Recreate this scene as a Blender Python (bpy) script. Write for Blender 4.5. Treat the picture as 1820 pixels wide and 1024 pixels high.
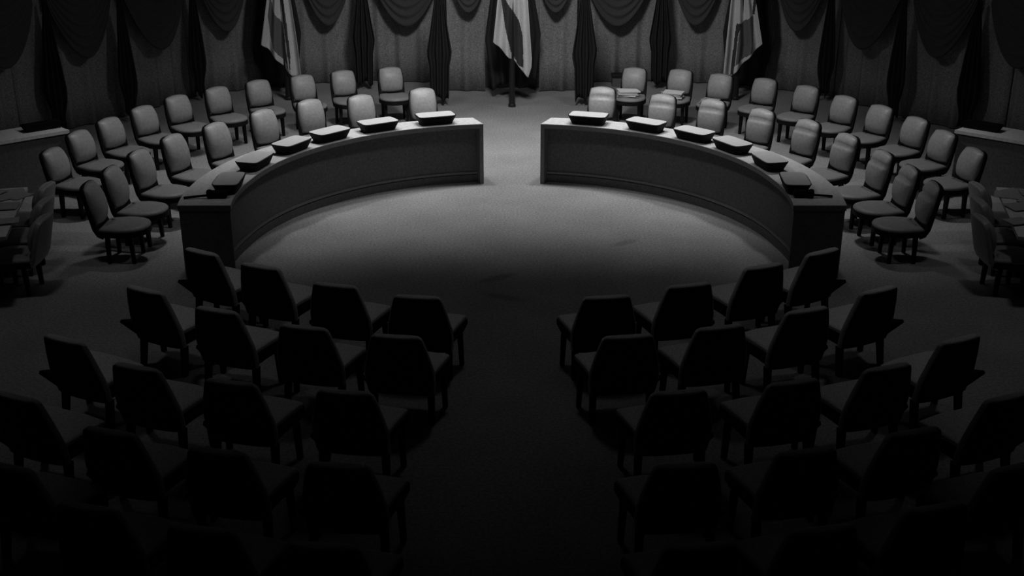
import bpy, bmesh, math, random
from mathutils import Vector, Matrix
random.seed(7)
S = bpy.context.scene
for o in list(bpy.data.objects):
    bpy.data.objects.remove(o)
C = S.collection
PI = math.pi

# ------------------------------------------------------------------ camera
cam = bpy.data.cameras.new('camera')
cam.sensor_width = 36.0
cam.lens = 2105.0 / 1820.0 * 36.0
cam.clip_end = 100
co = bpy.data.objects.new('camera', cam)
C.objects.link(co)
co.location = (0.0, -11.878, 4.3775)
co.rotation_euler = (PI / 2 - 0.37864, 0, 0)
S.camera = co

# ------------------------------------------------------------------ world / exposure
w = bpy.data.worlds.new('dim_hall')
S.world = w
w.use_nodes = True
bg = w.node_tree.nodes['Background']
bg.inputs[0].default_value = (1, 1, 1, 1)
bg.inputs[1].default_value = 0.0005
S.view_settings.view_transform = 'Standard'
S.view_settings.look = 'None'
S.view_settings.gamma = 1
S.view_settings.use_curve_mapping = False
S.view_settings.exposure = 0.0

# ------------------------------------------------------------------ lamps in the ceiling, with added fill spots
def spot(name, loc, target, power, cone, blend=1.0, radius=.15):
    l = bpy.data.lights.new(name, 'SPOT')
    l.energy = power
    l.spot_size = math.radians(cone)
    l.spot_blend = blend
    l.shadow_soft_size = radius
    o = bpy.data.objects.new(name, l)
    C.objects.link(o)
    o.location = loc
    o.rotation_euler = (Vector(target) - Vector(loc)).to_track_quat('-Z', 'Y').to_euler()
    return o

LAMPS_AND_FILLS = [  # location, target, power, cone, radius, what it lights; fills are added for brightness
    ((-3.2, 2.7, 5.95), (-3.3, 2.8, 0), 330, 70, .25, 'recessed ceiling spotlight over the left end of the left curved desk'),
    ((-1.5, 3.2, 5.95), (-1.5, 3.2, 0), 330, 69, .25, 'recessed ceiling spotlight over the aisle end of the left curved desk'),
    ((0.0, 3.2, 5.95), (0.0, 3.2, 0), 310, 69, .25, 'recessed ceiling spotlight over the centre aisle between the curved desks'),
    ((1.5, 3.2, 5.95), (1.5, 3.2, 0), 330, 69, .25, 'recessed ceiling spotlight over the aisle end of the right curved desk'),
    ((3.2, 2.7, 5.95), (3.3, 2.8, 0), 330, 70, .25, 'recessed ceiling spotlight over the right end of the right curved desk'),
    ((-1.9, 5.6, 5.95), (-2.2, 5.8, 0), 110, 78, .25, 'unseen added fill spot over the left outer row of chairs'),  # added pair of fills, brightening the floor and chairs further back
    ((1.9, 5.6, 5.95), (2.2, 5.8, 0), 110, 78, .25, 'unseen added fill spot over the right outer row of chairs'),
    ((-4.4, -1.5, 5.95), (-4.9, -1.7, 0), 40, 82, .3, 'recessed ceiling spotlight over the left side rows of chairs'),
    ((4.4, -1.5, 5.95), (4.9, -1.7, 0), 40, 82, .3, 'recessed ceiling spotlight over the right side rows of chairs'),
    ((0.9, .2, 5.95), (-3.9, 3.0, .5), 160, 62, .3, 'added fill spot tilted towards the chairs of the left curved desk'),  # added pair of fills for desk panels and chair fronts
    ((-0.9, .2, 5.95), (3.9, 3.0, .5), 160, 62, .3, 'added fill spot tilted towards the chairs of the right curved desk'),
    ((0.0, 1.2, 5.95), (0.0, 8.5, .9), 980, 76, .6, 'large added fill spot tilted towards the curtains and flags'),  # added wash that brightens the curtains, no known lamp
    ((-2.2, -.6, 5.95), (-5.6, 7.2, .7), 20, 60, .7, 'large added fill spot tilted towards the left curtains'),  # added pair of weak washes for the outer curtains
    ((2.2, -.6, 5.95), (5.6, 7.2, .7), 20, 60, .7, 'large added fill spot tilted towards the right curtains'),
    ((0.0, -1.5, 5.95), (0.0, -1.7, 0), 21, 82, .3, 'dim recessed ceiling spotlight over the dark front rows'),
]
for loc, tg, pw, cone, rad, lab in LAMPS_AND_FILLS:
    spot('lamp_and_fill_spot', loc, tg, pw, cone, 1.0, rad)

# ------------------------------------------------------------------ materials
def mat(name, v, rough=0.8, spec=0.3, noise=None, bump=None, var=0.0, coat=0.0, wave=None):
    m = bpy.data.materials.new(name)
    m.use_nodes = True
    nt = m.node_tree
    b = nt.nodes['Principled BSDF']
    b.inputs['Base Color'].default_value = (v, v, v, 1)
    b.inputs['Roughness'].default_value = rough
    b.inputs['Specular IOR Level'].default_value = spec
    b.inputs['Coat Weight'].default_value = coat
    if noise:
        tc = nt.nodes.new('ShaderNodeTexCoord')
        n = nt.nodes.new('ShaderNodeTexNoise')
        n.inputs['Scale'].default_value = noise
        n.inputs['Detail'].default_value = 4
        nt.links.new(tc.outputs['Object'], n.inputs['Vector'])
        if var:
            r = nt.nodes.new('ShaderNodeMapRange')
            r.inputs[1].default_value = 0.3
            r.inputs[2].default_value = 0.7
            r.inputs[3].default_value = v * (1 - var)
            r.inputs[4].default_value = v * (1 + var)
            nt.links.new(n.outputs['Fac'], r.inputs[0])
            nt.links.new(r.outputs[0], b.inputs['Base Color'])
        if bump:
            bp = nt.nodes.new('ShaderNodeBump')
            bp.inputs['Strength'].default_value = bump
            bp.inputs['Distance'].default_value = 0.01
            nt.links.new(n.outputs['Fac'], bp.inputs['Height'])
            nt.links.new(bp.outputs[0], b.inputs['Normal'])
    return m

STREAKS = [((-.15, -.60), .6, .27, .09, .72), ((-.08, -1.12), -.42, .27, .08, .75), ((1.25, .48), .65, .22, .08, .75)]
def carpet():
    m = mat('carpet', 0.36, 0.95, 0.1)
    nt = m.node_tree
    b = nt.nodes['Principled BSDF']
    tc = nt.nodes.new('ShaderNodeTexCoord')
    n1 = nt.nodes.new('ShaderNodeTexNoise'); n1.inputs['Scale'].default_value = 40; n1.inputs['Detail'].default_value = 6; n1.inputs['Roughness'].default_value = .75
    n2 = nt.nodes.new('ShaderNodeTexNoise'); n2.inputs['Scale'].default_value = 1.1; n2.inputs['Detail'].default_value = 5
    for n in (n1, n2):
        nt.links.new(tc.outputs['Object'], n.inputs['Vector'])
    r1 = nt.nodes.new('ShaderNodeMapRange'); r1.inputs[1].default_value = .3; r1.inputs[2].default_value = .7; r1.inputs[3].default_value = .20; r1.inputs[4].default_value = .52
    r2 = nt.nodes.new('ShaderNodeMapRange'); r2.inputs[1].default_value = .3; r2.inputs[2].default_value = .7; r2.inputs[3].default_value = .86; r2.inputs[4].default_value = 1.1
    nt.links.new(n1.outputs['Fac'], r1.inputs[0]); nt.links.new(n2.outputs['Fac'], r2.inputs[0])
    mu = nt.nodes.new('ShaderNodeMath'); mu.operation = 'MULTIPLY'
    nt.links.new(r1.outputs[0], mu.inputs[0]); nt.links.new(r2.outputs[0], mu.inputs[1])
    last = mu
    for (cx, cy), ang, ln, wd, k in STREAKS:      # worn dark streaks in the pile
        mp = nt.nodes.new('ShaderNodeMapping'); mp.vector_type = 'TEXTURE'
        mp.inputs['Location'].default_value = (cx, cy, 0); mp.inputs['Rotation'].default_value = (0, 0, ang); mp.inputs['Scale'].default_value = (ln, wd, 1)
        nt.links.new(tc.outputs['Object'], mp.inputs['Vector'])
        g = nt.nodes.new('ShaderNodeTexGradient'); g.gradient_type = 'SPHERICAL'
        nt.links.new(mp.outputs[0], g.inputs[0])
        r = nt.nodes.new('ShaderNodeMapRange'); r.inputs[1].default_value = 0; r.inputs[2].default_value = .5; r.inputs[3].default_value = 1; r.inputs[4].default_value = k
        nt.links.new(g.outputs['Fac'], r.inputs[0])
        m2 = nt.nodes.new('ShaderNodeMath'); m2.operation = 'MULTIPLY'
        nt.links.new(last.outputs[0], m2.inputs[0]); nt.links.new(r.outputs[0], m2.inputs[1])
        last = m2
    nt.links.new(last.outputs[0], b.inputs['Base Color'])
    bp = nt.nodes.new('ShaderNodeBump'); bp.inputs['Strength'].default_value = .5; bp.inputs['Distance'].default_value = .01
    nt.links.new(n1.outputs['Fac'], bp.inputs['Height']); nt.links.new(bp.outputs[0], b.inputs['Normal'])
    return m

M = {
    'carpet': carpet(),
    'wall': mat('wall_plaster', .08, .9, .2, 8, .1, .1),
    'ceiling': mat('ceiling_plaster', .1, .9, .2, 8, .1, .1),
    'curtain': mat('pale_curtain', .30, .9, .15, 55, .3, .42),
    'swag': mat('dark_drape', .075, .85, .2, 60, .25, .2),
    'tail': mat('darker_drape', .035, .9, .1, 60, .25, .2),
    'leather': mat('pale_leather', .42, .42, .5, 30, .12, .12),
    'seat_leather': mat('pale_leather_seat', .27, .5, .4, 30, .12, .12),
    'shell': mat('dark_shell', .010, .6, .15, 20, .05, .2),
    'fabric': mat('grey_upholstery', .72, .85, .2, 70, .3, .2),
    'back_shade': mat('shaded_back_upholstery', .03, .9, .2, 70, .3, .2),  # upholstery darkened to paint the unlit chair backs
    'wood_dark': mat('dark_wood', .015, .5, .3, 14, .05, .3),
    'top': mat('pale_desk_top', .86, .5, .35, 24, .06, .12),
    'edge': mat('desk_edge_wood', .20, .6, .3, 24, .06, .12),
    'panel': mat('desk_panel', .14, .8, .2, 40, .12, .2),
    'desk_end': mat('desk_end_panel', .18, .85, .2, 40, .12, .2),
    'tray': mat('black_tray', .006, .7, .12),
    'paper': mat('paper', .88, .5, .35, 20, .03, .05),
    'oldpaper': mat('grey_paper', .42, .8, .2, 20, .03, .1),
    'flag_light': mat('flag_light_cloth', .70, .85, .15, 60, .15, .12),
    'flag_dark': mat('flag_dark_cloth', .06, .85, .15, 60, .15, .15),
    'flag_mid': mat('flag_mid_cloth', .16, .85, .15, 60, .15, .15),
    'pole': mat('dark_pole', .02, .35, .4),
    'lamp_metal': mat('lamp_metal', .3, .5, .4),
}
lampglass = bpy.data.materials.new('lamp_glass'); lampglass.use_nodes = True
_b = lampglass.node_tree.nodes['Principled BSDF']
_b.inputs['Base Color'].default_value = (.8, .8, .8, 1)
_b.inputs['Emission Color'].default_value = (1, 1, 1, 1); _b.inputs['Emission Strength'].default_value = .02

# ------------------------------------------------------------------ helpers
def tag(o, label=None, cat=None, group=None, kind=None):
    if label: o['label'] = label
    if cat: o['category'] = cat
    if group: o['group'] = group
    if kind: o['kind'] = kind
    return o

def obj(name, bm, m, parent=None, smooth=False, bevel=0.0):
    bmesh.ops.recalc_face_normals(bm, faces=bm.faces)
    me = bpy.data.meshes.new(name)
    bm.to_mesh(me); bm.free()
    for mm in (m if isinstance(m, (list, tuple)) else [m]):
        me.materials.append(mm)
    o = bpy.data.objects.new(name, me)
    C.objects.link(o)
    if smooth:
        for p in me.polygons: p.use_smooth = True
    if bevel:
        bv = o.modifiers.new('bevel', 'BEVEL'); bv.width = bevel; bv.segments = 2; bv.limit_method = 'ANGLE'
    if parent: o.parent = parent
    return o

def thing(name, label, cat, loc=(0, 0, 0), rz=0, group=None):
    o = bpy.data.objects.new(name, None)
    o.empty_display_size = .1
    C.objects.link(o)
    o.location = loc; o.rotation_euler = (0, 0, rz)
    return tag(o, label, cat, group)

def dup(root, loc, rz, label, group=None):
    r = root.copy(); C.objects.link(r)
    r.location = loc; r.rotation_euler = (0, 0, rz); r['label'] = label
    if group: r['group'] = group
    for ch in list(root.children):
        c = ch.copy(); C.objects.link(c); c.parent = r
        for g in list(ch.children):
            d = g.copy(); C.objects.link(d); d.parent = c
    return r

def box(bm, x0, x1, y0, y1, z0, z1):
    vs = [bm.verts.new(p) for p in ((x0, y0, z0), (x1, y0, z0), (x1, y1, z0), (x0, y1, z0), (x0, y0, z1), (x1, y0, z1), (x1, y1, z1), (x0, y1, z1))]
    for f in ((0, 3, 2, 1), (4, 5, 6, 7), (0, 1, 5, 4), (1, 2, 6, 5), (2, 3, 7, 6), (3, 0, 4, 7)):
        bm.faces.new([vs[i] for i in f])

def hexa(bm, pts):
    vs = [bm.verts.new(p) for p in pts]
    for f in ((0, 3, 2, 1), (4, 5, 6, 7), (0, 1, 5, 4), (1, 2, 6, 5), (2, 3, 7, 6), (3, 0, 4, 7)):
        bm.faces.new([vs[i] for i in f])

def loft(bm, rings, caps=True):
    R = [[bm.verts.new(p) for p in r] for r in rings]
    n = len(R[0])
    for a, b in zip(R, R[1:]):
        for i in range(n):
            bm.faces.new((a[i], a[(i + 1) % n], b[(i + 1) % n], b[i]))
    if caps:
        bm.faces.new(R[0][::-1]); bm.faces.new(R[-1])

def grid_solid(bm, nu, nv, front, back):
    """closed sheet between two parametric surfaces"""
    F = [[bm.verts.new(front(i / nu, j / nv)) for j in range(nv + 1)] for i in range(nu + 1)]
    B = [[bm.verts.new(back(i / nu, j / nv)) for j in range(nv + 1)] for i in range(nu + 1)]
    fs = {}
    for i in range(nu):
        for j in range(nv):
            fs[i, j] = bm.faces.new((F[i][j], F[i + 1][j], F[i + 1][j + 1], F[i][j + 1]))
            bm.faces.new((B[i][j], B[i][j + 1], B[i + 1][j + 1], B[i + 1][j]))
    for i in range(nu):
        bm.faces.new((F[i][0], B[i][0], B[i + 1][0], F[i + 1][0]))
        bm.faces.new((F[i][nv], F[i + 1][nv], B[i + 1][nv], B[i][nv]))
    for j in range(nv):
        bm.faces.new((F[0][j], F[0][j + 1], B[0][j + 1], B[0][j]))
        bm.faces.new((F[nu][j], B[nu][j], B[nu][j + 1], F[nu][j + 1]))
    return fs

def tube(bm, p0, p1, r0, r1=None, n=14):
    r1 = r0 if r1 is None else r1
    p0, p1 = Vector(p0), Vector(p1)
    d = (p1 - p0).normalized()
    a = d.orthogonal().normalized(); b = d.cross(a)
    loft(bm, [[p + (a * math.cos(2 * PI * i / n) + b * math.sin(2 * PI * i / n)) * r for i in range(n)] for p, r in ((p0, r0), (p1, r1))])

def leg_mesh(x, y, z1, x2, y2, a=.023, b=.017):
    bm = bmesh.new()
    loft(bm, [[(x2 - b, y2 - b, 0), (x2 + b, y2 - b, 0), (x2 + b, y2 + b, 0), (x2 - b, y2 + b, 0)],
              [(x - a, y - a, z1), (x + a, y - a, z1), (x + a, y + a, z1), (x - a, y + a, z1)]])
    return bm

def lerp(a, b, t): return a + (b - a) * t
def interp(tab, t):
    for (t0, v0), (t1, v1) in zip(tab, tab[1:]):
        if t <= t1: return lerp(v0, v1, (t - t0) / (t1 - t0))
    return tab[-1][1]

# ------------------------------------------------------------------ the room
def slab(name, x0, x1, y0, y1, z0, z1, m):
    bm = bmesh.new(); box(bm, x0, x1, y0, y1, z0, z1)
    return tag(obj(name, bm, m), kind='structure')
slab('floor', -9.4, 9.4, -15.2, 10.6, -.1, 0, M['carpet'])
slab('ceiling', -9.4, 9.4, -15.2, 10.6, 6.2, 6.3, M['ceiling'])
slab('wall_left', -9.5, -9.4, -15.2, 10.6, -.1, 6.3, M['wall'])
slab('wall_right', 9.4, 9.5, -15.2, 10.6, -.1, 6.3, M['wall'])
slab('wall_back', -9.5, 9.5, 10.6, 10.7, -.1, 6.3, M['wall'])
slab('wall_front', -9.5, 9.5, -15.3, -15.2, -.1, 6.3, M['wall'])

# unseen open metal cans added above the frame, around lamps and fills
for loc, tg, pw, cone, rad, lab in LAMPS_AND_FILLS:
    t = thing('lamp_and_fill_can', lab, 'lamp', (loc[0], loc[1], 6.2))
    bm = bmesh.new(); r = rad + .12; n = 32
    ring = lambda rr, z: [(rr * math.cos(2 * PI * i / n), rr * math.sin(2 * PI * i / n), z) for i in range(n)]
    loft(bm, [ring(r, 0), ring(r, -.16), ring(r - .03, -.16), ring(r - .03, -.02)])
    o = obj('housing', bm, M['lamp_metal'], t)
    bm = bmesh.new(); loft(bm, [ring(r - .035, -.04), ring(r - .035, -.06)])
    obj('lens', bm, lampglass, o)

# ------------------------------------------------------------------ curtains, swags and tails
def curtain(p0, p1, label, ztop=3.3, amp=.028, folds=None, zb=.015):
    p0, p1 = Vector(p0), Vector(p1)
    L = (p1 - p0).length
    d = (p1 - p0) / L; nrm = Vector((d.y, -d.x))
    p0 = p0 + d * .003; L -= .006
    if nrm.y > 0: nrm = -nrm
    folds = folds or L * 2.8
    nu, nv = int(L * 60), 6
    ph = random.random() * 6
    def f(off):
        def g(u, v):
            a = amp * (math.sin(u * folds * 2 * PI + ph) + .5 * math.sin(u * folds * 3.7 * PI + 2 * ph)) * (1 - .5 * v)
            q = p0 + d * (L * u) + nrm * (a + off)
            return (q.x, q.y, lerp(zb, ztop, v))
        return g
    bm = bmesh.new()
    grid_solid(bm, nu, nv, f(0), f(-.02))
    o = obj('curtain', bm, M['curtain'], smooth=True)
    return tag(o, label, 'curtain', 'pale curtain panels along the wall')

CUR = [((.455, 8.25), (1.1, 8.3), 'narrow pale curtain panel just {s} of the centre flag'),
       ((1.0, 8.95), (2.62, 9.1), 'pale curtain panel behind the back row chairs nearest the aisle, {s}'),
       ((2.62, 9.1), (4.07, 8.75), 'pale curtain panel between the aisle bay and the {s} flag'),
       ((4.07, 8.75), (5.40, 7.80), 'pale curtain panel just outside the {s} flag'),
       ((5.40, 7.80), (6.15, 6.26), 'dim pale curtain panel behind the far {s} outer row chairs'),
       ((6.15, 6.26), (7.16, 5.0), 'dim pale curtain panel beyond the {s} side desk'),
       ((7.16, 5.0), (8.05, 3.4), 'dark outermost curtain panel at the {s} edge of the hall')]
for a, b, lab in CUR:
    for s, sn in ((-1, 'left'), (1, 'right')):
        curtain((s * a[0], a[1]), (s * b[0], b[1]), lab.format(s=sn))
curtain((-.6, 8.55), (.6, 8.55), 'shadowed curtain panel directly behind the centre flag')

def drape_tail(x, y, rz, ztop, wtab, label, zb0, skew=0.0, pleats=3.5, depth=.05):
    """hanging pleated tail: width by height from wtab [(v, half width)], v 0 bottom .. 1 top"""
    def f(off):
        def g(u, v):
            s = 2 * u - 1
            hw = interp(wtab, v)
            # stepped ragged hem
            zb = zb0 + .10 * abs(math.sin(u * 5.1 + x * 3)) + .12 * (u if skew > 0 else 1 - u) * abs(skew)
            z = lerp(zb, ztop, v)
            d = depth * math.sin(u * pleats * 2 * PI + x) * min(1, hw / .15)
            return (s * hw + skew * .05 * (1 - v), -(d + .02) + off, z)
        return g
    bm = bmesh.new()
    grid_solid(bm, 36, 24, f(0), f(.025))
    o = obj('drape_tail', bm, M['tail'], smooth=True)
    o.location = (x, y, 0); o.rotation_euler = (0, 0, rz)
    return tag(o, label, 'drape', 'dark drape tails hanging between the swags')

W1 = [(0, .15), (.15, .16), (.30, .165), (.36, .195), (.42, .20), (.6, .145), (.8, .09), (1, .05)]
W2 = [(0, .10), (.1, .09), (.22, .15), (.30, .165), (.5, .13), (.75, .08), (.92, .035), (1, .03)]
W3 = [(0, .36), (.2, .40), (.45, .46), (.6, .42), (.8, .36), (1, .28)]
drape_tail(0, 7.75, 0, 2.0, W3, 'widest dark drape tail, hanging behind the centre flag', .12, .6, 5)
TAILS = [((1.15, 7.2), 0.0, W1, 1.95, .03, 'tall dark drape tail beside the aisle, first {s} of the centre flag'),
         ((2.52, 8.45), 0.0, W1, 1.95, .03, 'dark drape tail second {s} from the centre flag, behind the back row'),
         ((3.98, 8.3), .5, W3, 2.0, .04, 'wide dark drape tail hanging behind the {s} flag'),
         ((5.14, 7.55), .75, W2, 1.95, .02, 'dark drape tail next outside the {s} flag'),
         ((5.86, 6.12), 1.0, W2, 1.95, .02, 'dark bulging drape tail above the far {s} outer row chairs'),
         ((6.66, 5.3), .9, W2, 1.95, .02, 'dark drape tail above the {s} side desk'),
         ]
for (x, y), rz, wt, zt, zb, lab in TAILS:
    for s, sn in ((-1, 'left'), (1, 'right')):
        drape_tail(s * x, y - .03, -s * rz, zt, wt, lab.format(s=sn), zb, s * .5)

def swag(p0, p1, zbot, label, zend=1.95, ztop=2.45):
    p0, p1 = Vector(p0), Vector(p1)
    L = (p1 - p0).length
    d = (p1 - p0) / L; nrm = Vector((d.y, -d.x))
    if nrm.y > 0: nrm = -nrm
    def f(off):
        def g(u, v):
            s = 2 * u - 1
            c = 1 - abs(s) ** 1.9                     # sag profile
            pinch = 1 - .0 * abs(s)
            zb = lerp(zend - .05, zbot, c ** .9)
            zt = lerp(ztop, ztop - .25, c)
            z = lerp(zb, zt, v)
            fold = (.016 * math.sin(v * 7.5 * 2 * PI) + .02 * (1 - v)) * (.25 + .75 * c)
            belly = .05 * c
            q = p0 + d * (L * u) + nrm * (fold + belly + off)
            return (q.x, q.y, z)
        return g
    bm = bmesh.new()
    grid_solid(bm, 36, 60, f(0), f(-.02))
    o = obj('swag', bm, M['swag'], smooth=True)
    return tag(o, label, 'drape', 'dark draped swags along the wall')

SW = [((.42, 8.02), (1.02, 8.02), 1.37, 'short dark swag just {s} of the centre flag'),
      ((1.2, 8.68), (2.42, 8.78), 1.03, 'deep dark swag in the bay beside the aisle, {s} of centre'),
      ((2.72, 8.76), (3.58, 8.62), 1.05, 'dark swag on the centre side of the {s} flag'),
      ((4.38, 8.2), (5.1, 7.7), 1.07, 'dark swag just outside the {s} flag'),
      ((5.24, 7.5), (5.86, 6.28), .97, 'dim dark swag above the far {s} outer row chairs'),
      ((5.96, 6.06), (6.66, 5.36), 1.06, 'dim dark swag beyond the {s} side desk'),
      ((6.78, 5.16), (7.38, 4.05), 1.12, 'darkest outermost swag at the {s} edge of the hall')]
for a, b, zb, lab in SW:
    for s, sn in ((-1, 'left'), (1, 'right')):
        swag((s * a[0], a[1]), (s * b[0], b[1]), zb, lab.format(s=sn))

# ------------------------------------------------------------------ flags on poles
def flag(name_lab, loc, rows, stripe, pole_dx, ztop=2.35, depth=.05, pleats=3.0, base=True):
    """rows: bottom edge height table over u; half widths; stripe(u,z)->material index"""
    t = thing('flag', name_lab, 'flag', loc, 0, 'flags on poles')
    xl, xr, zbt = rows
    def f(off):
        def g(u, v):
            zb = interp(zbt, u)
            z = lerp(zb, ztop, v)
            k = min(1.0, max(0.0, (z - .45) / (ztop - .45)))
            x = lerp(interp(xl, z), interp(xr, z), u)
            d = depth * math.sin(u * pleats * 2 * PI + 1.0) * (1 - .4 * k)
            return (x, -.05 - d + off, z)
        return g
    bm = bmesh.new()
    nu, nv = 72, 90
    fs = grid_solid(bm, nu, nv, f(0), f(.012))
    for (i, j), fc in fs.items():
        u = (i + .5) / nu
        z = lerp(interp(zbt, u), ztop, (j + .5) / nv)
        fc.material_index = stripe(u, z, lerp(interp(xl, z), interp(xr, z), u))
    obj('flag_cloth', bm, [M['flag_light'], M['flag_dark'], M['flag_mid']], t, smooth=True)
    bm = bmesh.new()
    tube(bm, (pole_dx, .02, .03), (pole_dx, .02, 2.5), .05, .035)
    t_pole = obj('flag_pole', bm, M['pole'], t, smooth=False)
    bm = bmesh.new()
    loft(bm, [[(pole_dx + r * math.cos(2 * PI * i / 20), .02 + r * math.sin(2 * PI * i / 20), z) for i in range(20)] for r, z in ((.062, 0), (.062, .035), (.05, .05))])
    obj('flag_base', bm, M['pole'], t_pole)
    bm = bmesh.new()
    bmesh.ops.create_uvsphere(bm, u_segments=14, v_segments=8, radius=.05)
    bmesh.ops.translate(bm, verts=bm.verts, vec=(pole_dx, .02, 2.54))
    obj('pole_finial', bm, M['pole'], t_pole, smooth=True)
    return t

def pt_in(poly, x, z):
    c = False
    for (x0, z0), (x1, z1) in zip(poly, poly[1:] + poly[:1]):
        if (z0 > z) != (z1 > z) and x < (x1 - x0) * (z - z0) / (z1 - z0) + x0: c = not c
    return c
cen_poly = [(-.17, 1.72), (-.11, 1.3), (-.02, .90), (.10, .70), (.185, .64), (.17, 1.15), (.11, 1.4), (-.03, 1.6), (-.18, 1.85)]
flag('pale flag with a broad dark diagonal stripe, on the pole ending the aisle', (0, 7.09, 0),
     ([(.4, -.31), (1.05, -.30), (1.7, -.23), (2.4, -.12)], [(.4, .30), (.8, .315), (1.7, .25), (2.4, .1)],
      [(0, 1.06), (.15, .98), (.30, .88), (.42, .80), (.55, .76), (.72, .64), (.88, .50), (.93, .48), (1, .66)]),
     lambda u, z, x: 1 if pt_in(cen_poly, x, z) else 0, 0.0)
def lx(p): return (.09 + (p[0] - 520) * .0087, 1.63 - .0091 * p[1])
def rx(p): return (-.08 + (p[0] - 1303) * .0087, 1.63 - .0091 * p[1])
L1 = [lx(p) for p in ((489, -60), (488, 0), (483, 30), (484, 62), (490, 85), (500, 100), (513, 112), (516, 135), (512, 60), (509, 40), (500, 28), (494, 18), (491, 0), (491, -60))]
L2 = [lx(p) for p in ((508, -60), (508, 0), (513, 55), (516, 100), (518, 135), (520, 100), (518, 50), (515, 0), (514, -60))]
R1 = [rx(p) for p in ((1333, 25), (1312, 40), (1308, 60), (1306, 115), (1336, 92), (1337, 75), (1335, 30))]
R2 = [rx(p) for p in ((1303, 40), (1301, 80), (1299, 132), (1303, 132), (1305, 110), (1307, 60), (1312, 40))]
R3 = [rx(p) for p in ((1332, -60), (1332, 25), (1336, 25), (1336, -60))]
def side_stripe_l(u, z, x):
    return 2 if pt_in(L1, x, z) else 1 if pt_in(L2, x, z) else 0
def side_stripe_r(u, z, x):
    return 2 if pt_in(R1, x, z) else 1 if pt_in(R2, x, z) or pt_in(R3, x, z) else 0
zl = [(0, .93), (.15, .86), (.35, .70), (.6, .52), (.78, .40), (.82, .40), (1, .40)]
flag('pale flag hanging in folds behind the left outer row of chairs', (-3.72, 7.6, 0),
     ([(.4, -.36), (.93, -.37), (1.63, -.23), (2.4, -.1)], [(.4, .25), (1.0, .22), (1.63, .16), (2.4, .06)], zl), side_stripe_l, 0.0)
flag('pale flag with a grey block behind the right outer row of chairs', (3.72, 7.6, 0),
     ([(.4, -.25), (1.0, -.23), (1.63, -.20), (2.4, -.06)], [(.4, .34), (.93, .36), (1.63, .20), (2.4, .1)],
      [(0, .40), (.18, .40), (.24, .40), (.5, .58), (.72, .74), (.9, .86), (1, .94)]), side_stripe_r, 0.0)

# small dark case against the curtain right of the aisle
t = thing('storage_case', 'small dark lidded case on the floor against the curtain right of the aisle', 'case', (1.86, 8.72, 0))
bm = bmesh.new(); box(bm, -.11, .11, -.1, .1, 0, .15); obj('case_body', bm, M['panel'], t, bevel=.006)
bm = bmesh.new(); box(bm, -.12, .12, -.11, .11, .152, .21); obj('lid', bm, M['wood_dark'], t, bevel=.008)

# ------------------------------------------------------------------ curved desks
RI = [(0, 2.765), (.5, 2.79), (.8, 2.80), (1, 2.87)]
RO = [(0, 3.12), (.3, 3.17), (.5, 3.26), (.65, 3.33), (1, 3.39)]
def dpt(s, t, k, z, dr=0.0):
    """point on desk plan: t 0 aisle end .. 1 near end, k 0 inner edge .. 1 outer edge"""
    ti = math.radians(lerp(7.5, 102.5, t)); to = math.radians(lerp(9.3, 100.6, t))
    ri, ro = interp(RI, t) + dr, interp(RO, t) + dr
    a = Vector((ri * math.sin(ti), ri * math.cos(ti))); b = Vector((ro * math.sin(to), ro * math.cos(to)))
    p = a.lerp(b, k)
    return (s * p.x, p.y, z)
def strip(bm, s, t0, t1, k0, k1, z0, z1, n=72, d0=0, d1=0):
    loft(bm, [[dpt(s, lerp(t0, t1, i / n), k0, z0, d0), dpt(s, lerp(t0, t1, i / n), k1, z0, d1),
               dpt(s, lerp(t0, t1, i / n), k1, z1, d1), dpt(s, lerp(t0, t1, i / n), k0, z1, d0)] for i in range(n + 1)])
HD = .785
def desk(s, sn):
    t = thing('curved_desk', f'curved council desk with pale top and dark front panel, {sn} of the centre aisle', 'desk', (0, 0, 0))
    bm = bmesh.new(); strip(bm, s, 0, 1, 0, 1, HD - .006, HD); tp = obj('desk_top', bm, M['top'], t)
    bm = bmesh.new(); strip(bm, s, 0, 1, 0, 1, HD - .058, HD - .0065); obj('top_edge', bm, M['edge'], tp)
    bm = bmesh.new(); strip(bm, s, .012, .985, 0, 0, .10, HD - .059, d0=.11, d1=.14); fp = obj('front_panel', bm, M['panel'], t)
    bm = bmesh.new(); strip(bm, s, .012, .985, 0, 0, .115, .14, d0=.09, d1=.11); obj('base_rail', bm, M['edge'], fp)
    bm = bmesh.new(); strip(bm, s, .012, .985, 0, 0, 0, .099, d0=.10, d1=.15); obj('plinth', bm, M['panel'], fp)
    bm = bmesh.new(); strip(bm, s, 0, .0105, 0.0, 1.0, 0, HD - .059, n=2); obj('end_panel', bm, M['edge'], t)
    o = None
    bm = bmesh.new(); strip(bm, s, .988, .999, .02, .98, 0, HD - .059, n=2); o = obj('end_panel', bm, M['desk_end'], t)
    tag(o, 'dark end panel facing the front rows')
    for q in (.34, .67):
        bm = bmesh.new(); strip(bm, s, q, q + .008, .42, .9, 0, HD - .059, n=2); obj('support_panel', bm, M['desk_end'], t)
    return t
desk(-1, 'left'); desk(1, 'right')

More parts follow.
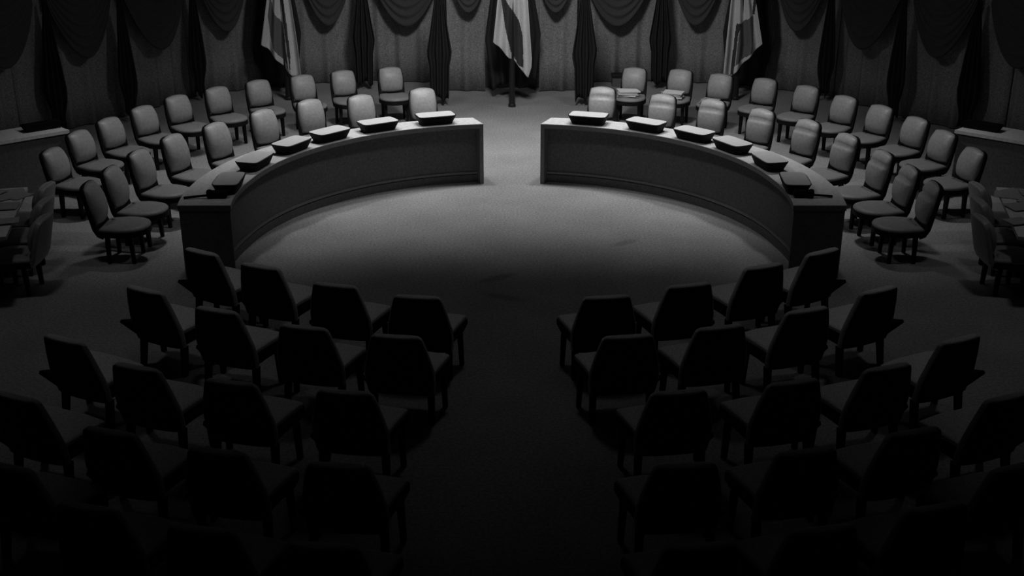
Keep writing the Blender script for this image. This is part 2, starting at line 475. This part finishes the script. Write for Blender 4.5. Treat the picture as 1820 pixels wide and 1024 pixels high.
# ------------------------------------------------------------------ trays and gavels on the desks
def tray_proto(name='document_tray', w0=.40, w1=.50, d0=.20, d1=.29, h=.11, label='x', lean=0.0):
    t = thing(name, label, 'tray', (0, 0, 0), 0, 'black desk trays on the curved desks')
    bm = bmesh.new()
    def ring(w, d, z, n=28, e=5, ox=0):
        out = []
        for i in range(n):
            a = 2 * PI * (i + .5) / n
            c, q = math.cos(a), math.sin(a)
            out.append((ox + w / 2 * math.copysign(abs(c) ** (2 / e), c), d / 2 * math.copysign(abs(q) ** (2 / e), q), z))
        return out
    loft(bm, [ring(w0, d0, 0), ring(w1, d1, h, ox=lean), ring(w1 - .02, d1 - .02, h, ox=lean), ring(w1 - .03, d1 - .03, h - .015, ox=lean)])
    obj('tray_body', bm, M['tray'], t)
    bm = bmesh.new()
    loft(bm, [ring(w1 - .032, d1 - .032, h - .014, e=7, ox=lean), ring(w1 - .028, d1 - .026, h + .008, e=7, ox=lean)])
    o = obj('tray_top', bm, M['paper'], t)
    o['label'] = 'pale top'
    return t
def tang(x, y): return math.atan2(-x, y)      # rotation that turns local +Y outwards from the centre
TL = [(-2.93 * math.sin(math.radians(a)), 2.93 * math.cos(math.radians(a))) for a in (19.2, 34.3, 48, 60.3, 75, 91.5)]
ordn = ['first', 'second', 'third', 'fourth', 'fifth', 'sixth', 'seventh', 'eighth', 'ninth', 'tenth']
proto = None
for s, sn in ((-1, 'left'), (1, 'right')):
    for k, (x, y) in enumerate(TL):
        X = x if s < 0 else -x
        lab = f'black desk tray with a pale top on the {sn} curved desk, {ordn[k]} from the aisle'
        rz = tang(X, y)
        if proto is None:
            proto = tray_proto(label=lab); proto.location = (X, y, HD + .001); proto.rotation_euler = (0, 0, rz)
        else:
            o = dup(proto, (X, y, HD + .001), rz + random.uniform(-.05, .05), lab)

def gavel(x, y, rz, label, L=.24):
    t = thing('gavel', label, 'gavel', (x, y, HD + .001), rz)
    bm = bmesh.new()
    n = 16
    prof = [(-.10, .036), (-.085, .045), (-.06, .045), (-.05, .038), (.05, .038), (.06, .045), (.085, .045), (.10, .036)]
    loft(bm, [[(px, r * math.cos(2 * PI * i / n), .045 + r * math.sin(2 * PI * i / n)) for i in range(n)] for px, r in prof])
    obj('gavel_head', bm, M['tray'], t, smooth=False)
    bm = bmesh.new(); tube(bm, (-.09, 0, .03), (-.09 - L, -.02, .014), .012, .013)
    obj('handle', bm, M['tray'], t, smooth=True)
gavel(-2.99, -.38, 0.06, 'dark wooden gavel lying on the near end of the left curved desk')
gavel(2.96, -.36, PI - .1, 'dark wooden gavel lying on the near end of the right curved desk', L=.2)

# ------------------------------------------------------------------ lit council chairs
def d_outline(hw_r, hw, yr, yf, n=9, e=2.3, inset=0.0):
    pts = []
    ym = yr + (yf - yr) * .42
    right = [(hw_r - inset, yr + inset)]
    for i in range(1, 4): right.append((lerp(hw_r, hw, i / 4) - inset, lerp(yr, ym, i / 4)))
    for i in range(n + 1):
        a = PI / 2 * i / n
        right.append(((hw - inset) * math.cos(a) ** (2 / e), ym + (yf - inset - ym) * math.sin(a) ** (2 / e)))
    right = right[:-1]
    tip = (0, yf - inset)
    return right + [tip] + [(-x, y) for x, y in right[::-1]]

def pillow(bm, w, h, T, place, n=16, k=.52, crease=None, bulge=1.0):
    """rounded cushion; place(x, y, z) maps width, height, thickness into the chair"""
    def f(side):
        def g(u, v):
            a, b = 2 * u - 1, 2 * v - 1
            x = a * math.sqrt(1 - k * b * b / 2) * w / 2
            y = b * math.sqrt(1 - k * a * a / 2) * h / 2
            e = max(0, 1 - abs(a) ** 3.5) ** .5 * max(0, 1 - b * b) ** .62
            t = T * e * (1 + .3 * bulge * (1 - a * a))
            if crease is not None and side > 0:
                t -= T * .42 * math.exp(-((v - crease) / .045) ** 2) * e
            return place(x, y, t if side > 0 else -.012 * e)
        return g
    F = [[None] * (n + 1) for _ in range(n + 1)]
    B = [[None] * (n + 1) for _ in range(n + 1)]
    for i in range(n + 1):
        for j in range(n + 1):
            F[i][j] = bm.verts.new(f(1)(i / n, j / n))
            B[i][j] = F[i][j] if i in (0, n) or j in (0, n) else bm.verts.new(f(-1)(i / n, j / n))
    for i in range(n):
        for j in range(n):
            bm.faces.new((F[i][j], F[i + 1][j], F[i + 1][j + 1], F[i][j + 1]))
            q = [B[i][j], B[i][j + 1], B[i + 1][j + 1], B[i + 1][j]]
            if any(v not in (F[i][j], F[i + 1][j], F[i + 1][j + 1], F[i][j + 1]) for v in q):
                bm.faces.new(q)

SPINE = [(-.170, .315), (-.215, .335), (-.245, .39), (-.268, .50), (-.298, .64), (-.328, .77), (-.342, .835)]
SPINE_LOW = [(y, z if z < .4 else .39 + (z - .39) * .86) for y, z in SPINE]
def spine(s):
    s = max(0, min(1, s)) * (len(SPINE) - 1)
    i = min(int(s), len(SPINE) - 2)
    a, b = SPINE[i], SPINE[i + 1]
    return (lerp(a[0], b[0], s - i), lerp(a[1], b[1], s - i))

def council_chair(label, group, crease=None, low=False, shellmat='shell'):
    global SPINE
    full = SPINE
    if low: SPINE = SPINE_LOW
    top = SPINE[-1][1]
    t = thing('council_chair', label, 'chair', (0, 0, 0), 0, group)
    # shell: bent plate with rounded top
    HW = [(0, .20), (.3, .205), (.6, .205), (.85, .19), (.95, .165), (1, .12)]
    def shell(off):
        def g(u, v):
            y, z = spine(v)
            y2, z2 = spine(v + .02) if v < .98 else spine(v)
            y1, z1 = spine(v - .02) if v > .02 else spine(v)
            ty, tz = y2 - y1, z2 - z1
            l = math.hypot(ty, tz) or 1
            x = (2 * u - 1) * interp(HW, v)
            curve = .02 * (2 * u - 1) ** 2
            return (x, y - tz / l * off + curve * .6, z + ty / l * off)
        return g
    bm = bmesh.new(); grid_solid(bm, 10, 18, shell(0), shell(.045))
    obj('back_shell', bm, M[shellmat], t, smooth=True, bevel=.008)
    # back cushion
    zc, hh = (.39 + top) / 2 + .005, top - .385
    def place(x, y, th):
        z = zc + y
        f = (z - .39) / (top - .39)
        yy = lerp(-.245, -.342, f)
        return (x, yy + .006 + th + .012 * (x / .2) ** 2, z + th * .2)
    bm = bmesh.new(); pillow(bm, .39, hh, .078, place, crease=crease)
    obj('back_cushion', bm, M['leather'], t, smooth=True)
    SPINE = full
    # seat frame and cushion
    o0 = d_outline(.20, .245, -.24, .27); o1 = d_outline(.20, .245, -.24, .27, inset=.02)
    bm = bmesh.new()
    loft(bm, [[(x, y, .296) for x, y in o1], [(x, y, .305) for x, y in o0], [(x, y, .353) for x, y in o0], [(x, y, .357) for x, y in o1]])
    obj('seat_frame', bm, M['shell'], t)
    bm = bmesh.new()
    rings = []
    for ins, z in ((.004, .358), (.0, .372), (.008, .388), (.03, .398), (.07, .404), (.13, .406)):
        rings.append([(x, y, z) for x, y in d_outline(.20, .243, -.215, .268, inset=ins)])
    loft(bm, rings)
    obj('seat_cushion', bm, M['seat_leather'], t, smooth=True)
    for sx in (-1, 1):
        for y, y2 in ((.10, .11), (-.14, -.15)):
            obj('leg', leg_mesh(sx * .165, y, .297, sx * .17, y2), M['shell'], t)
    return t

LO = [(-5.35, 1.58), (-5.33, 2.41), (-5.17, 3.08), (-4.93, 3.75), (-4.65, 4.41), (-4.22, 4.96), (-3.73, 5.43), (-3.14, 5.8), (-2.58, 6.14), (-1.88, 6.4)]
RO_ = [(5.38, 1.58), (5.32, 2.41), (5.2, 3.11), (4.94, 3.79), (4.61, 4.37), (4.24, 5.04), (3.74, 5.55), (3.14, 5.88), (2.58, 6.22), (1.89, 6.36)]
LI = [(-4.37, -.01), (-4.33, .57), (-4.24, 1.27), (-4.04, 1.97), (-3.67, 2.56), (-3.22, 3.26), (-2.71, 3.86), (-2.06, 4.14), (-1.25, 4.57)]
RI_ = [(4.36, -.01), (4.31, .60), (4.20, 1.22), (4.0, 2.0), (3.7, 2.71), (3.24, 3.3), (2.69, 3.86), (2.06, 4.17), (1.27, 4.65)]

def face(x, y, tx, ty):
    d = Vector((tx - x, ty - y)).normalized()
    return d, math.atan2(-d.x, d.y)

plain = council_chair('x', 'g')
low = council_chair('x', 'g', low=True)
side = council_chair('x', 'g', low=True, shellmat='leather')
creased = council_chair('x', 'pale leather chairs of the inner rows', crease=.70)
used = {id(q): False for q in (plain, low, side, creased)}
def place_chair(pr, x, y, tx, ty, label, group, back=.28):
    d, rz = face(x, y, tx, ty)
    loc = (x + d.x * back, y + d.y * back, 0)
    if not used[id(pr)]:
        used[id(pr)] = True
        pr.location = loc; pr.rotation_euler = (0, 0, rz); pr['label'] = label; pr['group'] = group
        return pr
    return dup(pr, loc, rz, label, group)

chairs_lit = {}
for L, pr, row, sn in ((LO, low, 'outer', 'left'), (RO_, low, 'outer', 'right'), (LI, plain, 'inner', 'left'), (RI_, creased, 'inner', 'right')):
    n = len(L)
    for k, (x, y) in enumerate(L):
        if row == 'outer':
            lab = f'pale leather chair in the outer row of the {sn} side, {ordn[n - 1 - k]} from the aisle'
        else:
            lab = f'pale leather chair drawn up behind the {sn} curved desk, {ordn[n - 1 - k]} from the aisle'
            if sn == 'right': lab = lab.replace('leather chair', 'creased leather chair')
        chairs_lit[row, sn, k] = place_chair(pr, x, y, 0, 0, lab, f'pale leather chairs of the {row} {sn} row')

# papers and document piles on chair seats right of the aisle
def paper_pile(x, y, z, rz, label, n=5, w=.30, d=.22):
    t = thing('document_pile', label, 'papers', (x, y, z), rz)
    for i in range(n):
        bm = bmesh.new()
        a = random.uniform(-.25, .25)
        pts = [(-w / 2, -d / 2), (w / 2, -d / 2), (w / 2, d / 2), (-w / 2, d / 2)]
        R = Matrix.Rotation(a, 2)
        q = [R @ Vector(p) + Vector((random.uniform(-.03, .03), random.uniform(-.02, .02))) for p in pts]
        z0 = i * .016
        loft(bm, [[(p.x, p.y, z0) for p in q], [(p.x, p.y, z0 + .0155) for p in q]])
        obj('document', bm, M['paper'] if i % 2 else M['oldpaper'], t)
    return t
for k, nm in ((9, 'first'), (8, 'second'), (7, 'third')):
    c = chairs_lit['outer', 'right', k]
    p = Matrix.Rotation(c.rotation_euler.z, 3, 'Z') @ Vector((.02, .06, 0)) + c.location
    paper_pile(p.x, p.y, .4075, c.rotation_euler.z + .2, f'pile of papers on the {nm} outer row seat right of the aisle', n=6 if k > 7 else 3)

# ------------------------------------------------------------------ dark front row chairs
def front_chair(label, group, wing_side, wing):
    t = thing('front_row_chair', label, 'chair', (0, 0, 0), 0, group)
    # backrest : tapered slab, leaning back
    prof = [(.0, .262), (.22, .275), (.40, .27), (.70, .235), (.93, .200), (.985, .188), (1, .165)]
    def back(off):
        def g(u, v):
            z = lerp(.26, .785, v); y = lerp(-.185, -.305, v); q = off * (1 - .5 * abs(2 * u - 1) ** 4)
            x = (2 * u - 1) * interp(prof, v)
            tk = 1.0 if v < .95 else (1 - .2 * (v - .95) / .05)
            return (x, y + q * tk - .012 * (1 - (2 * u - 1) ** 2), z)
        return g
    bm = bmesh.new(); grid_solid(bm, 10, 24, back(.045), back(-.04))
    br = obj('backrest', bm, M['fabric'], t, smooth=True, bevel=.012)
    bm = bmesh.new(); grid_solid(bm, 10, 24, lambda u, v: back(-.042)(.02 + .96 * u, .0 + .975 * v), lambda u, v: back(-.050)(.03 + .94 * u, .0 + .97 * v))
    obj('back_shade_panel', bm, M['back_shade'], br, smooth=True)  # dark sheet laid over the backrest, painting its unlit rear
    # wide seat: pointed at the sides, straight front
    def outline(inset=0.0, fr=0.0):
        q = [(.25, -.17), (.285, -.04), (.335, .125), (.325, .145), (.16, .165)]
        q = [(x - inset, y - (inset if y > .1 else 0)) for x, y in q]
        return q + [(-x, y) for x, y in q[::-1]]
    def zt(y): return .375 + (y + .17) * .15
    bm = bmesh.new()
    loft(bm, [[(x, y, .255 + (y + .17) * .22) for x, y in outline(.03)], [(x, y, zt(y) - .045) for x, y in outline()], [(x, y, zt(y)) for x, y in outline()]])
    obj('seat_shell', bm, M['shell'], t, bevel=.006)
    bm = bmesh.new()
    loft(bm, [[(x, y, zt(y) + .002) for x, y in outline(.008)], [(x, y, zt(y) + .03) for x, y in outline(.012)], [(x, y, zt(y) + .038) for x, y in outline(.03)]])
    obj('seat_cushion', bm, M['fabric'], t, bevel=.006)
    # flared wing at the outer rear corner of the seat
    s = wing_side
    bm = bmesh.new()
    pts = [(.20, -.205, .255), (.22, -.10, .26), (wing, -.235, .372), (.215, -.225, .40), (.24, -.06, .395), (wing, -.22, .392)]
    a, b, tp, c, d, tp2 = [bm.verts.new((s * p[0], p[1], p[2])) for p in pts]
    for f in ((a, tp, tp2, c), (b, d, tp2, tp), (c, tp2, d), (a, b, tp), (a, c, d, b)):
        bm.faces.new(f)
    obj('side_wing', bm, M['shell'], t)
    for sx in (-1, 1):
        obj('leg', leg_mesh(sx * .225, -.165, .26, sx * .235, -.20, .025, .02), M['shell'], t)
        obj('leg', leg_mesh(sx * .275, .085, .295, sx * .285, .095, .022, .018), M['shell'], t)
    return t

DARK = [  # rows from the desks towards the camera; each from the outside in
    [(-2.77, -1.94), (-2.17, -2.31), (-1.465, -2.755), (-.765, -3.015)],
    [(-3.005, -2.86), (-2.32, -3.29), (-1.58, -3.63), (-.865, -3.80)],
    [(-3.32, -3.85), (-2.645, -4.33), (-1.93, -4.57), (-1.125, -4.72)],
    [(-3.31, -4.79), (-2.535, -5.27), (-1.80, -5.52), (-1.035, -5.69)],
    [(-3.02, -5.70), (-2.38, -6.15), (-1.69, -6.37), (-1.0, -6.53)]]
rown = ['farthest', 'second farthest', 'middle', 'second nearest', 'nearest']
protoD = {}
for s, sn in ((-1, 'left'), (1, 'right')):
    for r, row in enumerate(DARK):
        for k, (x, y) in enumerate(row):
            X = x * (-s)
            wing = .42 if k == 0 else .29
            d, rz = face(X, y, 0, 2.7)
            loc = (X + d.x * .30, y + d.y * .30, 0)
            lab = f'dark chair in the {rown[r]} front row {sn} of the aisle, {ordn[3 - k]} from it'
            grp = f'dark chairs of the front rows {sn} of the aisle'
            key = (s, k == 0)
            if key not in protoD:
                protoD[key] = front_chair(lab, grp, s, wing)
                protoD[key].location = loc; protoD[key].rotation_euler = (0, 0, rz)
            else:
                dup(protoD[key], loc, rz, lab, grp)

# ------------------------------------------------------------------ side desks, side tables and their chairs
def side_desk(s, sn):
    a = Vector((s * 5.52, 2.57)); ux = Vector((s * .747, -.665)); uy = Vector((s * .70, .66)).normalized()
    L, D = 2.3, .55
    t = thing('side_desk', f'straight pale topped side desk at the {sn} edge, beyond the chairs', 'desk', (0, 0, 0))
    def prism(bm, l0, l1, d0, d1, z0, z1):
        q = [a + ux * l + uy * d for l, d in ((l0, d0), (l1, d0), (l1, d1), (l0, d1))]
        loft(bm, [[(p.x, p.y, z0) for p in q], [(p.x, p.y, z1) for p in q]])
    bm = bmesh.new(); prism(bm, 0, L, 0, D, .71, .75); obj('desk_top', bm, M['top'], t)
    bm = bmesh.new(); prism(bm, .03, L - .03, .03, .06, 0, .709); obj('front_panel', bm, M['panel'], t)
    for l in (.03, L - .06):
        bm = bmesh.new(); prism(bm, l, l + .03, .061, D - .03, 0, .709); obj('end_panel', bm, M['panel'], t)
    c = a + ux * .21 + uy * .27
    o = thing('document_case', f'long flat black case lying on the {sn} side desk', 'case', (c.x, c.y, .751), math.atan2(ux.y, ux.x))
    bm = bmesh.new(); hexa(bm, [(-.2, -.08, 0), (.2, -.08, 0), (.2, .08, 0), (-.2, .08, 0), (-.235, -.1, .07), (.235, -.1, .07), (.235, .1, .07), (-.235, .1, .07)])
    obj('case_body', bm, M['tray'], o)
    bm = bmesh.new(); box(bm, -.225, .225, -.09, .09, .0705, .082); obj('lid', bm, M['tray'], o, bevel=.004)
side_desk(-1, 'left'); side_desk(1, 'right')

def side_table(s, sn):
    e0 = Vector((s * 4.66, -1.72)); e1 = Vector((s * 5.15, .22))
    d = (e1 - e0).normalized(); nrm = Vector((s * abs(d.y), -abs(d.x) * 1)).normalized()
    t = thing('side_table', f'dark side table strewn with papers at the {sn} edge of the hall', 'table', (0, 0, 0))
    def prism(bm, l0, l1, d0, d1, z0, z1):
        q = [e0 + d * l + nrm * w_ for l, w_ in ((l0, d0), (l1, d0), (l1, d1), (l0, d1))]
        loft(bm, [[(p.x, p.y, z0) for p in q], [(p.x, p.y, z1) for p in q]])
    Lh = (e1 - e0).length
    bm = bmesh.new(); prism(bm, .35, Lh, .0, .8, .685, .72); obj('table_top', bm, M['fabric'], t)
    for l in (.45, Lh - .12):
        for w_ in (.5, .72):
            bm = bmesh.new(); prism(bm, l, l + .05, w_, w_ + .05, 0, .684); obj('leg', bm, M['wood_dark'], t)
    bm = bmesh.new(); prism(bm, .45, Lh - .07, .5, .77, .60, .683); obj('apron', bm, M['wood_dark'], t)
    spots = [(Lh - .15, .14, .5, .20), (Lh - .30, .10, -.4, .24), (Lh - .42, .30, .9, .24), (Lh - .7, .16, .2, .24), (.78, .05, .3, .18), (Lh - .2, .36, -.2, .24)]
    nm = ['at the far inner corner', 'second from the far end', 'half turned near the far end', 'in the middle', 'at the near end', 'at the far outer corner']
    for (l, w_, a, sz), wd in zip(spots, nm):
        p = e0 + d * l + nrm * w_
        bm = bmesh.new(); n = 6
        grid_solid(bm, n, n, lambda u, v: ((u - .5) * sz * 1.3, (v - .5) * sz, .004), lambda u, v: ((u - .5) * sz * 1.3, (v - .5) * sz, .0005))
        o = obj('paper_sheet', bm, M['oldpaper'])
        o.location = (p.x, p.y, .7205 + .0045 * spots.index((l, w_, a, sz))); o.rotation_euler = (0, 0, a)
        tag(o, f'loose paper lying {wd} of the {sn} side table', 'paper', f'loose papers on the {sn} side table')
    wd = ['nearest the front', 'second of the three', 'farthest from the front']
    for k, (x, y) in enumerate([(4.58, -1.05), (4.77, -.49), (4.95, .05)]):
        place_chair(side, s * x, y + .12, s * 9, y + .12, f'pale leather chair at the {sn} side table, back to the hall, {wd[k]}', f'leather chairs at the {sn} side table', back=.31)
side_table(-1, 'left'); side_table(1, 'right')
